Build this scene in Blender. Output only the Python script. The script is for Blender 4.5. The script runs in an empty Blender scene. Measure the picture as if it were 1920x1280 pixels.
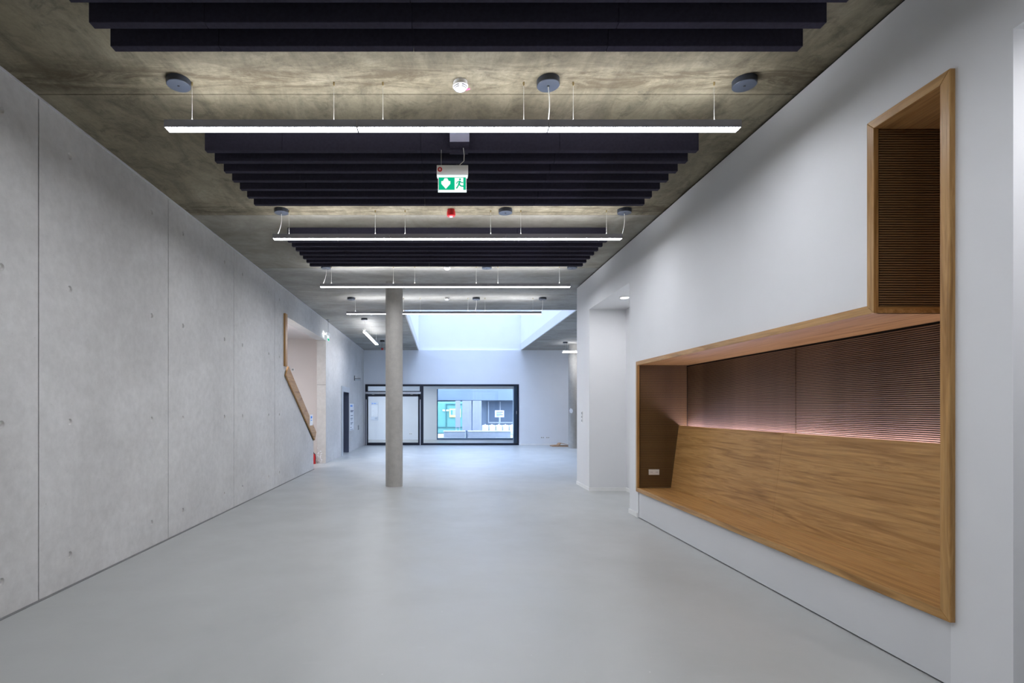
import bpy, bmesh, math, random
from mathutils import Vector
random.seed(7)
S = bpy.context.scene
C = S.collection

# ------------------------------------------------------------------ camera
cam = bpy.data.cameras.new('camera')
cam.sensor_width = 36.0
cam.lens = 18.75                      # 1000 px focal length at 1920 px
cam.shift_x = (960 - 824) / 1920.0
cam.shift_y = (766.5 - 640) / 1920.0
cam.clip_end = 300
camo = bpy.data.objects.new('camera', cam)
camo.location = (0, 0, 1.65)
camo.rotation_euler = (math.radians(90), 0, 0)
C.objects.link(camo)
S.camera = camo

# ------------------------------------------------------------------ world, exposure, light levels
W = bpy.data.worlds.new('sky'); S.world = W
W.use_nodes = True
bg = W.node_tree.nodes['Background']
bg.inputs[0].default_value = (0.56, 0.685, 1.0, 1)
bg.inputs[1].default_value = 7.2
S.view_settings.view_transform = 'Standard'
S.view_settings.look = 'None'
S.view_settings.gamma = 1.0
S.view_settings.use_curve_mapping = False
S.view_settings.exposure = 0.62
LED_DOWN = 34.0
LED_UP = 15.5
LED_COL = (0.94, 0.965, 1.04)

# ------------------------------------------------------------------ materials
MATS = {}
def nmat(name):
    m = bpy.data.materials.new(name); m.use_nodes = True
    nt = m.node_tree
    b = nt.nodes['Principled BSDF']
    MATS[name] = m
    return m, nt, b
def plain(name, col, rough=0.5, metal=0.0, spec=0.5, var=0.04, scale=6.0):
    m, nt, b = nmat(name)
    b.inputs['Roughness'].default_value = rough
    b.inputs['Metallic'].default_value = metal
    b.inputs['Specular IOR Level'].default_value = spec
    tc = nt.nodes.new('ShaderNodeTexCoord')
    n = nt.nodes.new('ShaderNodeTexNoise'); n.inputs['Scale'].default_value = scale
    n.inputs['Detail'].default_value = 4
    nt.links.new(tc.outputs['Object'], n.inputs['Vector'])
    r = nt.nodes.new('ShaderNodeValToRGB')
    r.color_ramp.elements[0].position = 0.3; r.color_ramp.elements[1].position = 0.7
    r.color_ramp.elements[0].color = tuple(c * (1 - var) for c in col) + (1,)
    r.color_ramp.elements[1].color = tuple(min(1, c * (1 + var)) for c in col) + (1,)
    nt.links.new(n.outputs['Fac'], r.inputs[0])
    nt.links.new(r.outputs[0], b.inputs['Base Color'])
    return m
def emit(name, col, strength):
    m = bpy.data.materials.new(name); m.use_nodes = True
    nt = m.node_tree; nt.nodes.clear()
    e = nt.nodes.new('ShaderNodeEmission'); o = nt.nodes.new('ShaderNodeOutputMaterial')
    e.inputs[0].default_value = tuple(col) + (1,); e.inputs[1].default_value = strength
    nt.links.new(e.outputs[0], o.inputs[0]); MATS[name] = m
    return m
def ramp(nt, src, stops):
    r = nt.nodes.new('ShaderNodeValToRGB')
    el = r.color_ramp.elements
    while len(el) < len(stops): el.new(0.5)
    for e, (p, c) in zip(el, stops):
        e.position = p; e.color = (c, c, c, 1) if isinstance(c, (int, float)) else tuple(c) + (1,)
    nt.links.new(src, r.inputs[0])
    return r.outputs[0]
def noise(nt, vec, scale, detail=6, rough=0.55, dist=0.0):
    n = nt.nodes.new('ShaderNodeTexNoise')
    n.inputs['Scale'].default_value = scale; n.inputs['Detail'].default_value = detail
    n.inputs['Roughness'].default_value = rough; n.inputs['Distortion'].default_value = dist
    nt.links.new(vec, n.inputs['Vector'])
    return n.outputs['Fac']
def mapping(nt, scale, rot=(0, 0, 0)):
    tc = nt.nodes.new('ShaderNodeTexCoord'); mp = nt.nodes.new('ShaderNodeMapping')
    mp.inputs['Scale'].default_value = scale; mp.inputs['Rotation'].default_value = rot
    nt.links.new(tc.outputs['Object'], mp.inputs['Vector'])
    return mp.outputs[0]
def mixc(nt, mode, fac, a, b):
    x = nt.nodes.new('ShaderNodeMix'); x.data_type = 'RGBA'; x.blend_type = mode
    for s, v in ((x.inputs[0], fac), (x.inputs[6], a), (x.inputs[7], b)):
        if isinstance(v, (int, float)): s.default_value = v
        elif isinstance(v, tuple): s.default_value = v + (1,)
        else: nt.links.new(v, s)
    return x.outputs[2]
def bump(nt, b, h, strength=0.2, dist=0.01):
    bp = nt.nodes.new('ShaderNodeBump'); bp.inputs['Strength'].default_value = strength
    bp.inputs['Distance'].default_value = dist
    nt.links.new(h, bp.inputs['Height']); nt.links.new(bp.outputs[0], b.inputs['Normal'])

def concrete(name, base, dark, light, stain, stain_amt, streak=(1, 1, 1), rough=0.75):
    m, nt, b = nmat(name)
    v = mapping(nt, (1, 1, 1)); vs = mapping(nt, streak)
    big = ramp(nt, noise(nt, v, 0.55, 5, 0.6, 0.4), [(0.3, dark), (0.5, base), (0.72, light)])
    st = ramp(nt, noise(nt, vs, 1.0, 7, 0.65, 0.6), [(0.42, 0.0), (0.72, 1.0)])
    mul = nt.nodes.new('ShaderNodeMath'); mul.operation = 'MULTIPLY'; mul.inputs[1].default_value = stain_amt
    nt.links.new(st, mul.inputs[0])
    c1 = mixc(nt, 'MIX', mul.outputs[0], big, stain)
    fine = ramp(nt, noise(nt, v, 9, 8, 0.7), [(0.3, 0.90), (0.65, 1.05)])
    c2 = mixc(nt, 'MULTIPLY', 1.0, c1, fine)
    sp = ramp(nt, noise(nt, v, 48, 3, 0.5), [(0.22, 0.62), (0.28, 1.0)])
    c3 = mixc(nt, 'MULTIPLY', 0.7, c2, sp)
    nt.links.new(c3, b.inputs['Base Color'])
    b.inputs['Roughness'].default_value = rough
    b.inputs['Specular IOR Level'].default_value = 0.3
    bump(nt, b, noise(nt, v, 25, 6, 0.6), 0.12, 0.004)
    return m
concrete('wall_concrete', (0.62, 0.61, 0.595), (0.535, 0.525, 0.51), (0.67, 0.662, 0.65), (0.46, 0.45, 0.44), 0.5, (0.5, 0.5, 0.8))
def ceiling_mat():
    m, nt, b = nmat('ceiling_concrete')
    v = mapping(nt, (1, 1, 1)); vd = mapping(nt, (3.2, 0.9, 1), (0, 0, 0.55)); vx = mapping(nt, (0.7, 3.0, 1))
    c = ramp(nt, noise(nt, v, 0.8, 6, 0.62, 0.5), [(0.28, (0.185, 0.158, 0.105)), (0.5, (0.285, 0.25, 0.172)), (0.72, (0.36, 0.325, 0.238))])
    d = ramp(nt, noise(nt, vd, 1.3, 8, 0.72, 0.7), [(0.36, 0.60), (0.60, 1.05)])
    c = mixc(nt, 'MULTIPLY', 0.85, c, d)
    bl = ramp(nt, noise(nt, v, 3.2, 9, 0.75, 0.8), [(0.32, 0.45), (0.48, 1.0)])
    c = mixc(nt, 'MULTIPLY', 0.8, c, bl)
    # tide mark band just before each cast joint (joints every 2.83 m)
    tc = nt.nodes.new('ShaderNodeTexCoord'); sx = nt.nodes.new('ShaderNodeSeparateXYZ'); nt.links.new(tc.outputs['Object'], sx.inputs[0])
    ad = nt.nodes.new('ShaderNodeMath'); ad.operation = 'SUBTRACT'; ad.inputs[1].default_value = 1.735; nt.links.new(sx.outputs[1], ad.inputs[0])
    dv = nt.nodes.new('ShaderNodeMath'); dv.operation = 'DIVIDE'; dv.inputs[1].default_value = 2.825; nt.links.new(ad.outputs[0], dv.inputs[0])
    fr = nt.nodes.new('ShaderNodeMath'); fr.operation = 'FRACT'; nt.links.new(dv.outputs[0], fr.inputs[0])
    band = ramp(nt, fr.outputs[0], [(0.80, 0.0), (0.90, 1.0), (0.965, 0.9), (0.99, 0.1)])
    bn = ramp(nt, noise(nt, vx, 2.4, 9, 0.78, 0.6), [(0.40, 0.0), (0.56, 1.0)])
    mk = nt.nodes.new('ShaderNodeMath'); mk.operation = 'MULTIPLY'; nt.links.new(band, mk.inputs[0]); nt.links.new(bn, mk.inputs[1])
    mk2 = nt.nodes.new('ShaderNodeMath'); mk2.operation = 'MULTIPLY'; mk2.inputs[1].default_value = 0.85; nt.links.new(mk.outputs[0], mk2.inputs[0])
    c = mixc(nt, 'MIX', mk2.outputs[0], c, (0.085, 0.066, 0.038))
    fine = ramp(nt, noise(nt, v, 22, 7, 0.75), [(0.3, 0.82), (0.62, 1.05)])
    c = mixc(nt, 'MULTIPLY', 0.9, c, fine)
    nt.links.new(c, b.inputs['Base Color'])
    b.inputs['Roughness'].default_value = 0.75; b.inputs['Specular IOR Level'].default_value = 0.3
    bump(nt, b, noise(nt, v, 25, 6, 0.6), 0.15, 0.004)
ceiling_mat()
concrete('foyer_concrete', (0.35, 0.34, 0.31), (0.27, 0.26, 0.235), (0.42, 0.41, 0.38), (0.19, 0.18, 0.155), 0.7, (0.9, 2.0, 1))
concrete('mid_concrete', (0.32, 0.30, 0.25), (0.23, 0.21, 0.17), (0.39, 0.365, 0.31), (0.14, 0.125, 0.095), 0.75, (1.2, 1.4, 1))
concrete('column_concrete', (0.42, 0.405, 0.375), (0.37, 0.355, 0.325), (0.47, 0.455, 0.425), (0.33, 0.315, 0.285), 0.4, (3, 3, 0.7))

def floor_mat():
    m, nt, b = nmat('floor_screed')
    v = mapping(nt, (1, 1, 1)); vs = mapping(nt, (1.2, 6, 1), (0, 0, 0.35))
    c = ramp(nt, noise(nt, v, 0.5, 5, 0.6, 0.5), [(0.3, (0.385, 0.395, 0.385)), (0.7, (0.44, 0.45, 0.442))])
    s = ramp(nt, noise(nt, vs, 2.2, 8, 0.7, 0.5), [(0.6, 0.0), (0.8, 0.35)])
    c = mixc(nt, 'MIX', s, c, (0.51, 0.515, 0.505))
    sp = ramp(nt, noise(nt, v, 30, 2, 0.5), [(0.765, 0.0), (0.785, 0.6)])
    c = mixc(nt, 'MIX', sp, c, (0.7, 0.7, 0.68))
    nt.links.new(c, b.inputs['Base Color'])
    r = ramp(nt, noise(nt, v, 1.6, 6, 0.6), [(0.3, 0.30), (0.7, 0.44)])
    nt.links.new(r, b.inputs['Roughness'])
    b.inputs['Specular IOR Level'].default_value = 0.45
floor_mat()

def wood(name, c0, c1, c2, axis, rough=0.38, fig=1.0):
    """oak veneer, grain along the given axis"""
    m, nt, b = nmat(name)
    sc = [13.0, 13.0, 13.0]; sc['xyz'.index(axis)] = 0.75
    sf = [60.0, 60.0, 60.0]; sf['xyz'.index(axis)] = 2.0
    v = mapping(nt, tuple(sc)); vf = mapping(nt, tuple(sf))
    n1 = noise(nt, v, 1.0 * fig, 5, 0.6, 1.6)
    col = ramp(nt, n1, [(0.30, c0), (0.45, c1), (0.56, c2), (0.64, c1), (0.75, c2)])
    fine = ramp(nt, noise(nt, vf, 1.0, 4, 0.6), [(0.35, 0.80), (0.6, 1.05)])
    c = mixc(nt, 'MULTIPLY', 0.8, col, fine)
    nt.links.new(c, b.inputs['Base Color'])
    b.inputs['Roughness'].default_value = rough
    b.inputs['Specular IOR Level'].default_value = 0.35
    bump(nt, b, noise(nt, vf, 1.0, 4, 0.6), 0.06, 0.002)
OAK = ((0.27, 0.134, 0.038), (0.40, 0.214, 0.070), (0.49, 0.284, 0.105))
wood('oak_along', *OAK, 'y')
wood('oak_up', *OAK, 'z')
wood('oak_across', *OAK, 'x')
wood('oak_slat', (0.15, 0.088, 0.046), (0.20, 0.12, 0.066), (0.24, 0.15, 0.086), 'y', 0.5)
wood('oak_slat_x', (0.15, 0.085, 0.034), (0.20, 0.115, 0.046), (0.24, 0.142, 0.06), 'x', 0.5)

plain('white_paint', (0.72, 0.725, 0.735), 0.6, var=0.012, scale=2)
plain('far_paint', (0.74, 0.76, 0.79), 0.6, var=0.012, scale=2)
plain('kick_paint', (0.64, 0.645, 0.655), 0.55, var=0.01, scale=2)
plain('warm_white', (0.74, 0.70, 0.69), 0.65, var=0.015, scale=2)
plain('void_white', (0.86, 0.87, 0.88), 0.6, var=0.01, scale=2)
plain('shadow_gap', (0.02, 0.02, 0.022), 0.9)
plain('slat_back', (0.012, 0.009, 0.008), 0.9)
plain('baffle_felt', (0.045, 0.042, 0.062), 0.95, spec=0.1, var=0.12, scale=40)
plain('lamp_grey', (0.36, 0.36, 0.39), 0.45)
plain('canopy_grey', (0.036, 0.045, 0.064), 0.45)
plain('steel', (0.62, 0.62, 0.62), 0.3, 0.9)
plain('silver', (0.60, 0.62, 0.66), 0.35, 0.5)
plain('cord_white', (0.78, 0.76, 0.70), 0.5)
plain('brass', (0.45, 0.35, 0.18), 0.4, 0.6)
plain('white_plastic', (0.80, 0.80, 0.79), 0.35)
plain('grey_plastic', (0.32, 0.33, 0.34), 0.4)
plain('dark_plastic', (0.03, 0.03, 0.035), 0.4)
plain('red_plastic', (0.55, 0.012, 0.016), 0.3)
plain('pink_tag', (0.85, 0.10, 0.28), 0.5)
plain('mount_lilac', (0.44, 0.44, 0.58), 0.5)
plain('frame_black', (0.012, 0.018, 0.035), 0.35, 0.2)
plain('jamb_blue', (0.06, 0.12, 0.22), 0.3, 0.2)
plain('door_slate', (0.085, 0.10, 0.15), 0.4, 0.2)
plain('door_steel', (0.50, 0.53, 0.56), 0.35, 0.3)
plain('paper', (0.82, 0.84, 0.87), 0.7)
plain('print_dark', (0.06, 0.08, 0.14), 0.6)
plain('print_blue', (0.06, 0.25, 0.75), 0.6)
plain('cardboard', (0.42, 0.26, 0.15), 0.8)
plain('sealant', (0.20, 0.20, 0.20), 0.8)
plain('caulk', (0.62, 0.62, 0.64), 0.7)
plain('stone_grey', (0.42, 0.41, 0.39), 0.8)
plain('paving', (0.36, 0.37, 0.38), 0.9)
plain('facade_blue', (0.14, 0.17, 0.21), 0.8, var=0.1, scale=0.7)
plain('facade_dark', (0.07, 0.095, 0.13), 0.5)
plain('container_green', (0.10, 0.27, 0.22), 0.6)
plain('container_dark', (0.03, 0.12, 0.11), 0.6)
plain('poster_yellow', (0.62, 0.52, 0.16), 0.6)
plain('panel_lilac', (0.26, 0.26, 0.32), 0.7, var=0.08, scale=3)
plain('bench_white', (0.30, 0.31, 0.33), 0.6)
plain('sack_white', (0.50, 0.50, 0.50), 0.7)
emit('led_down', LED_COL, LED_DOWN)
emit('led_up', LED_COL, LED_UP)
emit('led_pink', (0.76, 0.69, 1.0), 28.0)
emit('downlight_glow', (0.97, 0.97, 1.0), 190.0)
emit('stair_fill_glow', (1.0, 0.97, 0.98), 42.0)
emit('lobby_glow', (0.95, 0.97, 1.0), 26.0)
emit('sign_green', (0.004, 0.50, 0.25), 0.65)
emit('sign_white', (0.85, 1.0, 1.0), 0.75)
emit('spot_glow', (0.9, 0.95, 1.0), 30.0)

def glass():
    m = bpy.data.materials.new('glass'); m.use_nodes = True
    nt = m.node_tree; nt.nodes.clear()
    t = nt.nodes.new('ShaderNodeBsdfTransparent'); g = nt.nodes.new('ShaderNodeBsdfGlossy')
    f = nt.nodes.new('ShaderNodeFresnel'); x = nt.nodes.new('ShaderNodeMixShader')
    o = nt.nodes.new('ShaderNodeOutputMaterial')
    t.inputs[0].default_value = (0.93, 0.96, 0.97, 1); g.inputs['Roughness'].default_value = 0.02
    f.inputs['IOR'].default_value = 1.45
    nt.links.new(f.outputs[0], x.inputs[0]); nt.links.new(t.outputs[0], x.inputs[1])
    nt.links.new(g.outputs[0], x.inputs[2]); nt.links.new(x.outputs[0], o.inputs[0])
    MATS['glass'] = m
glass()

# ------------------------------------------------------------------ mesh helpers (world coordinates)
OFF = {}
def box(bm, x0, x1, y0, y1, z0, z1):
    v = [bm.verts.new((x, y, z)) for x in (x0, x1) for y in (y0, y1) for z in (z0, z1)]
    for f in ((0, 1, 3, 2), (4, 6, 7, 5), (0, 4, 5, 1), (2, 3, 7, 6), (0, 2, 6, 4), (1, 5, 7, 3)):
        bm.faces.new([v[i] for i in f])
def B(*boxes):
    bm = bmesh.new()
    for b in boxes: box(bm, *b)
    return bm
def bevelled(bm, w=0.004, seg=2):
    bmesh.ops.recalc_face_normals(bm, faces=bm.faces[:])
    bmesh.ops.bevel(bm, geom=bm.edges[:], offset=w, segments=seg, profile=0.5, affect='EDGES')
    return bm
def lathe(bm, cx, cy, prof, n=24, axis='z', cz=0.0):
    """profile [(r, h)...] turned about an axis through (cx, cy, cz)"""
    rings = []
    for r, h in prof:
        ring = []
        for i in range(n):
            a = 2 * math.pi * i / n
            p, q = r * math.cos(a), r * math.sin(a)
            if axis == 'z': co = (cx + p, cy + q, h)
            elif axis == 'y': co = (cx + p, h, cz + q)
            else: co = (h, cy + p, cz + q)
            ring.append(bm.verts.new(co))
        rings.append(ring)
    for a, b in zip(rings, rings[1:]):
        for i in range(n):
            bm.faces.new((a[i], a[(i + 1) % n], b[(i + 1) % n], b[i]))
    bm.faces.new(rings[0]); bm.faces.new(rings[-1])
def L(*a, **k):
    bm = bmesh.new(); lathe(bm, *a, **k); return bm
def tube(bm, pts, r, n=6):
    pts = [Vector(p) for p in pts]; rings = []
    for i, p in enumerate(pts):
        d = (pts[min(i + 1, len(pts) - 1)] - pts[max(i - 1, 0)]).normalized()
        u = d.cross(Vector((0, 1, 0)))
        if u.length < 1e-3: u = d.cross(Vector((1, 0, 0)))
        u.normalize(); w = d.cross(u)
        rings.append([bm.verts.new(p + r * (math.cos(2 * math.pi * k / n) * u + math.sin(2 * math.pi * k / n) * w)) for k in range(n)])
    for a, b in zip(rings, rings[1:]):
        for i in range(n): bm.faces.new((a[i], a[(i + 1) % n], b[(i + 1) % n], b[i]))
    bm.faces.new(rings[0]); bm.faces.new(rings[-1])
def T(pts, r, n=6):
    bm = bmesh.new(); tube(bm, pts, r, n); return bm
def prism(bm, pts, axis, a, b):
    """polygon pts in the two other axes, extruded along axis from a to b"""
    def co(p, h):
        return {'x': (h, p[0], p[1]), 'y': (p[0], h, p[1]), 'z': (p[0], p[1], h)}[axis]
    v0 = [bm.verts.new(co(p, a)) for p in pts]; v1 = [bm.verts.new(co(p, b)) for p in pts]
    f0 = bm.faces.new(v0); f1 = bm.faces.new(v1)
    n = len(pts)
    for i in range(n): bm.faces.new((v0[i], v0[(i + 1) % n], v1[(i + 1) % n], v1[i]))
    if n > 4: bmesh.ops.triangulate(bm, faces=[f0, f1])
def P(pts, axis, a, b):
    bm = bmesh.new(); prism(bm, pts, axis, a, b); return bm
def obj(name, bm, mat, parent=None, smooth=False, label=None):
    off = OFF.get(parent.name, Vector((0, 0, 0))) if parent else Vector((0, 0, 0))
    bmesh.ops.recalc_face_normals(bm, faces=bm.faces[:])
    if off.length: bmesh.ops.translate(bm, verts=bm.verts[:], vec=-off)
    me = bpy.data.meshes.new(name); bm.to_mesh(me); bm.free()
    if smooth:
        for p in me.polygons: p.use_smooth = True
        try: me.set_sharp_from_angle(angle=math.radians(35))
        except Exception: pass
    me.materials.append(MATS[mat])
    o = bpy.data.objects.new(name, me); C.objects.link(o)
    if parent: o.parent = parent
    OFF[o.name] = off
    if label: o['label'] = label
    return o
def tag(o, label, cat=None, group=None, kind=None):
    o['label'] = label
    if cat: o['category'] = cat
    if group: o['group'] = group
    if kind: o['kind'] = kind
    return o
def thing(name, label, cat, loc, group=None):
    o = bpy.data.objects.new(name, None); C.objects.link(o)
    o.location = loc; o.empty_display_size = 0.1
    OFF[o.name] = Vector(loc)
    return tag(o, label, cat, group)
def struct(name, bm, mat, label, cat, smooth=False):
    return tag(obj(name, bm, mat, None, smooth), label, cat, None, 'structure')
def copy_tree(o, dx=0, dy=0, dz=0, label=None, parent=None):
    c = o.copy(); C.objects.link(c)
    if parent: c.parent = parent
    else: c.location = o.location + Vector((dx, dy, dz))
    if label: c['label'] = label
    for ch in [k for k in bpy.data.objects if k.parent == o]: copy_tree(ch, parent=c)
    return c

# ================================================================== SETTING
XL, XR, ZC, YF = -3.45, 3.02, 4.335, 24.3       # left wall, right wall, ceiling, far wall
VX0, VX1, VY0 = -0.95, 3.71, 14.47              # skylight void

struct('floor', B((-5.6, 9.6, -3.2, 28.9, -0.15, 0.0)), 'floor_screed', 'smooth pale grey screed floor of the hall', 'floor')

# ceiling: backing slab with cast panels below it
ceil = struct('ceiling', B((-5.6, 9.7, -3.2, VY0, 4.37, 4.62), (-5.6, VX0 - 0.02, VY0, 24.7, 4.37, 4.62), (VX1 + 0.02, 9.7, VY0, 24.7, 4.37, 4.62)),
              'ceiling_concrete', 'stained raw concrete ceiling of cast panels', 'ceiling')
cuts = [-3.2, -1.05, 1.75, 4.555, 7.39, 10.17, 11.55, VY0]
for a, b in zip(cuts, cuts[1:]):
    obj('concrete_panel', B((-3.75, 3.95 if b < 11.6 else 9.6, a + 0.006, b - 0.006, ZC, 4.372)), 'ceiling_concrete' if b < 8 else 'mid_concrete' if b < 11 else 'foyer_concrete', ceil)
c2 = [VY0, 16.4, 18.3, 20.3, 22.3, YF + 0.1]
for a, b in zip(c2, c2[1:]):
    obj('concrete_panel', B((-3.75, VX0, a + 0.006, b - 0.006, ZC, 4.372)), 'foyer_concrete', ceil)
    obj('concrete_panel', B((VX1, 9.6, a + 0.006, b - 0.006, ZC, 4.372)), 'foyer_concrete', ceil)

# ---- left wall: core + concrete panels with recessed tie holes
core = bmesh.new()
box(core, -3.72, XL - 0.04, -3.2, 11.92, 0, ZC)
box(core, -3.72, XL - 0.04, 16.23, 18.75, 0, ZC)
box(core, -3.72, XL - 0.04, 18.75, 20.33, 2.34, ZC)
box(core, -3.72, XL - 0.04, 20.33, YF, 0, ZC)
wl = struct('wall_left', core, 'shadow_gap', 'fair-faced concrete wall with tie holes and stair opening', 'wall')
def holed_panel(y0, y1, holes, z0=0.0, z1=ZC):
    """front face at XL with octagonal tie-hole cups at (y, z)"""
    bm = bmesh.new(); g = 0.05; R = 0.030; x = XL
    ys = sorted({y0, y1} | {h[0] - g for h in holes} | {h[0] + g for h in holes})
    zs = sorted({z0, z1} | {h[1] - g for h in holes} | {h[1] + g for h in holes})
    for ya, yb in zip(ys, ys[1:]):
        for za, zb in zip(zs, zs[1:]):
            h = [h for h in holes if ya < h[0] < yb and za < h[1] < zb]
            if not h:
                bm.faces.new([bm.verts.new(c) for c in ((x, ya, za), (x, yb, za), (x, yb, zb), (x, ya, zb))]); continue
            cy, cz = h[0]; n = 16; outer, rim, inn, ins = [], [], [], []
            for i in range(n):
                a = 2 * math.pi * i / n + math.pi / 4
                c, s = math.cos(a), math.sin(a); k = g / max(abs(c), abs(s))
                outer.append(bm.verts.new((x, cy + k * c, cz + k * s)))
                rim.append(bm.verts.new((x, cy + R * c, cz + R * s)))
                inn.append(bm.verts.new((x - 0.016, cy + R * 0.72 * c, cz + R * 0.72 * s)))
            for i in range(n):
                j = (i + 1) % n
                bm.faces.new((outer[i], outer[j], rim[j], rim[i])); bm.faces.new((rim[i], rim[j], inn[j], inn[i]))
            bm.faces.new(inn)
    e = 0.045
    for (a, b) in (((y0, z0), (y1, z0)), ((y1, z0), (y1, z1)), ((y1, z1), (y0, z1)), ((y0, z1), (y0, z0))):
        bm.faces.new([bm.verts.new(c) for c in ((x, *a), (x, *b), (x - e, *b), (x - e, *a))])
    return bm
TZ = (0.29, 1.53, 2.77, 4.01)
lc = [-3.2, 0.19, 2.39, 4.59, 6.785, 8.95, 11.17]
for a, b in zip(lc, lc[1:]):
    obj('concrete_panel', holed_panel(a + 0.006, b - 0.006, [(y, z) for y in (a + 0.39, b - 0.39) for z in TZ]), 'wall_concrete', wl)
obj('concrete_panel', holed_panel(11.176, 11.93, [(11.5, z) for z in TZ]), 'wall_concrete', wl)
bm = P([(11.93, 0), (14.6, 0), (14.6, 0.82), (11.93, 2.58)], 'x', -3.725, XL)
obj('parapet_panel', bm, 'wall_concrete', wl)
obj('lintel_panel', B((-3.725, XL, 11.93, 16.2, 3.735, ZC)), 'wall_concrete', wl)
obj('concrete_panel', B((-3.725, XL, 16.2, 18.75, 0, ZC)), 'wall_concrete', wl)
obj('concrete_panel', B((XL - 0.045, XL, 18.75, 20.33, 2.34, ZC)), 'wall_concrete', wl)
obj('concrete_panel', B((XL - 0.045, XL, 20.33, YF, 0, ZC)), 'wall_concrete', wl)
obj('pour_joint', B((-3.72, XL - 0.002, 16.196, 16.21, 2.38, 2.392)), 'sealant', wl)
bm = bmesh.new()
for i in range(26):
    y = -3.0; u = random.random(); zz = random.uniform(0.03, 0.55) * (1 - 0.5 * u)
    cx = -3.71 + 0.16 * u
    r = random.uniform(0.008, 0.02)
    lathe(bm, cx, 0, [(r, 16.192), (r * 0.7, 16.203)], 6, 'y', zz)
obj('chipped_plaster', bm, 'paper', wl)
struct('trim_1', B((XL, XL + 0.014, -3.2, YF, ZC - 0.016, ZC)), 'caulk', 'pale sealant line where concrete wall meets ceiling', 'trim')
struct('baseboard_left', B((XL, XL + 0.03, -3.2, 14.6, 0, 0.006)), 'sealant', 'thin dark grey joint along foot of concrete wall', 'trim')

# ---- right wall
rw = [(-3.2, 1.3, 0, 4.3), (1.3, 2.807, 3.65, 4.3), (2.807, 3.15, 0, 4.3), (3.15, 3.71, 3.62, 4.3), (3.71, 8.10, 2.345, 4.3),
      (8.10, 8.47, 0, 4.3), (8.47, 10.75, 3.66, 4.3), (10.75, 11.72, 0, 4.3)]
bm = bmesh.new()
for y0, y1, z0, z1 in rw: box(bm, XR, 3.95, y0, y1, z0, z1)
box(bm, 3.76, 3.95, 1.3, 2.807, 0, 3.65); box(bm, 3.76, 3.95, 8.47, 10.75, 0, 3.66); box(bm, 3.80, 3.95, 3.15, 8.10, 0, 3.62)
wr = struct('wall_right', bm, 'white_paint', 'smooth white painted wall with built-in bench niche and recesses', 'wall')
obj('shadow_gap', B((XR + 0.03, 3.95, -3.2, 11.69, 4.3, ZC)), 'shadow_gap', wr)
bb = 0.07
struct('baseboard_right', B((XR - 0.014, XR, 8.12, 8.47, 0, bb), (XR - 0.014, 3.76, 8.47, 8.484, 0, bb), (XR - 0.014, XR, 10.75, 11.72, 0, bb),
       (XR - 0.014, 3.76, 10.736, 10.75, 0, bb), (3.746, 3.76, 8.484, 10.736, 0, bb)), 'white_plastic', 'white baseboard around the recess in white wall', 'baseboard')
# ---- rest of the shell
struct('wall_back', B((-5.6, 9.7, -3.4, -3.2, 0, 4.62)), 'white_paint', 'white wall closing the hall behind', 'wall')
struct('wall_side', B((9.6, 9.8, 11.5, 24.7, 0, 4.62)), 'white_paint', 'white side wall of the wider foyer', 'wall')
struct('wall_return', B((3.95, 9.6, 11.5, 11.715, 0, ZC)), 'white_paint', 'white return wall facing the foyer', 'wall')
fw = bmesh.new()
box(fw, -3.72, -3.38, YF, YF + 0.3, 0, ZC); box(fw, 3.62, 9.6, YF, YF + 0.3, 0, ZC); box(fw, -3.38, 3.62, YF, YF + 0.3, 2.775, ZC)
wf = struct('wall_far', fw, 'far_paint', 'pale wall above the dark framed glass front', 'wall')
struct('baseboard_far', B((3.62, 9.6, YF - 0.012, YF, 0, 0.07)), 'white_plastic', 'white baseboard along the pale end wall', 'baseboard')

# ---- skylight void above the foyer
ZV = 6.9
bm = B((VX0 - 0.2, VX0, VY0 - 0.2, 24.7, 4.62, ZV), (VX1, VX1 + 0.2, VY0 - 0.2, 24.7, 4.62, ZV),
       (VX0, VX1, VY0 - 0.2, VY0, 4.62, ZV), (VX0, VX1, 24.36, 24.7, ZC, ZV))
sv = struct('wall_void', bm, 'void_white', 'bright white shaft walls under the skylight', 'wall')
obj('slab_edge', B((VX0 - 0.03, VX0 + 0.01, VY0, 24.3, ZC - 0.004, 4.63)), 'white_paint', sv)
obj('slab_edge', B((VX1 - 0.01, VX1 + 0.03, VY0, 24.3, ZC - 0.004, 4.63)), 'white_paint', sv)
obj('slab_edge', B((VX0 - 0.03, VX1 + 0.03, VY0 - 0.02, VY0 + 0.01, ZC - 0.004, 4.63)), 'white_paint', sv)
sk = struct('window_3', B((VX0 - 0.2, VX1 + 0.2, VY0 - 0.2, 24.7, ZV + 0.02, ZV + 0.03)), 'glass', 'flat glazed skylight over the foyer shaft', 'skylight')
for i in range(8):
    y = VY0 - 0.15 + i * 1.45
    obj('roof_bar', B((VX0 - 0.2, VX1 + 0.2, y - 0.03, y + 0.03, ZV, ZV + 0.1)), 'white_paint', sk)

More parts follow.
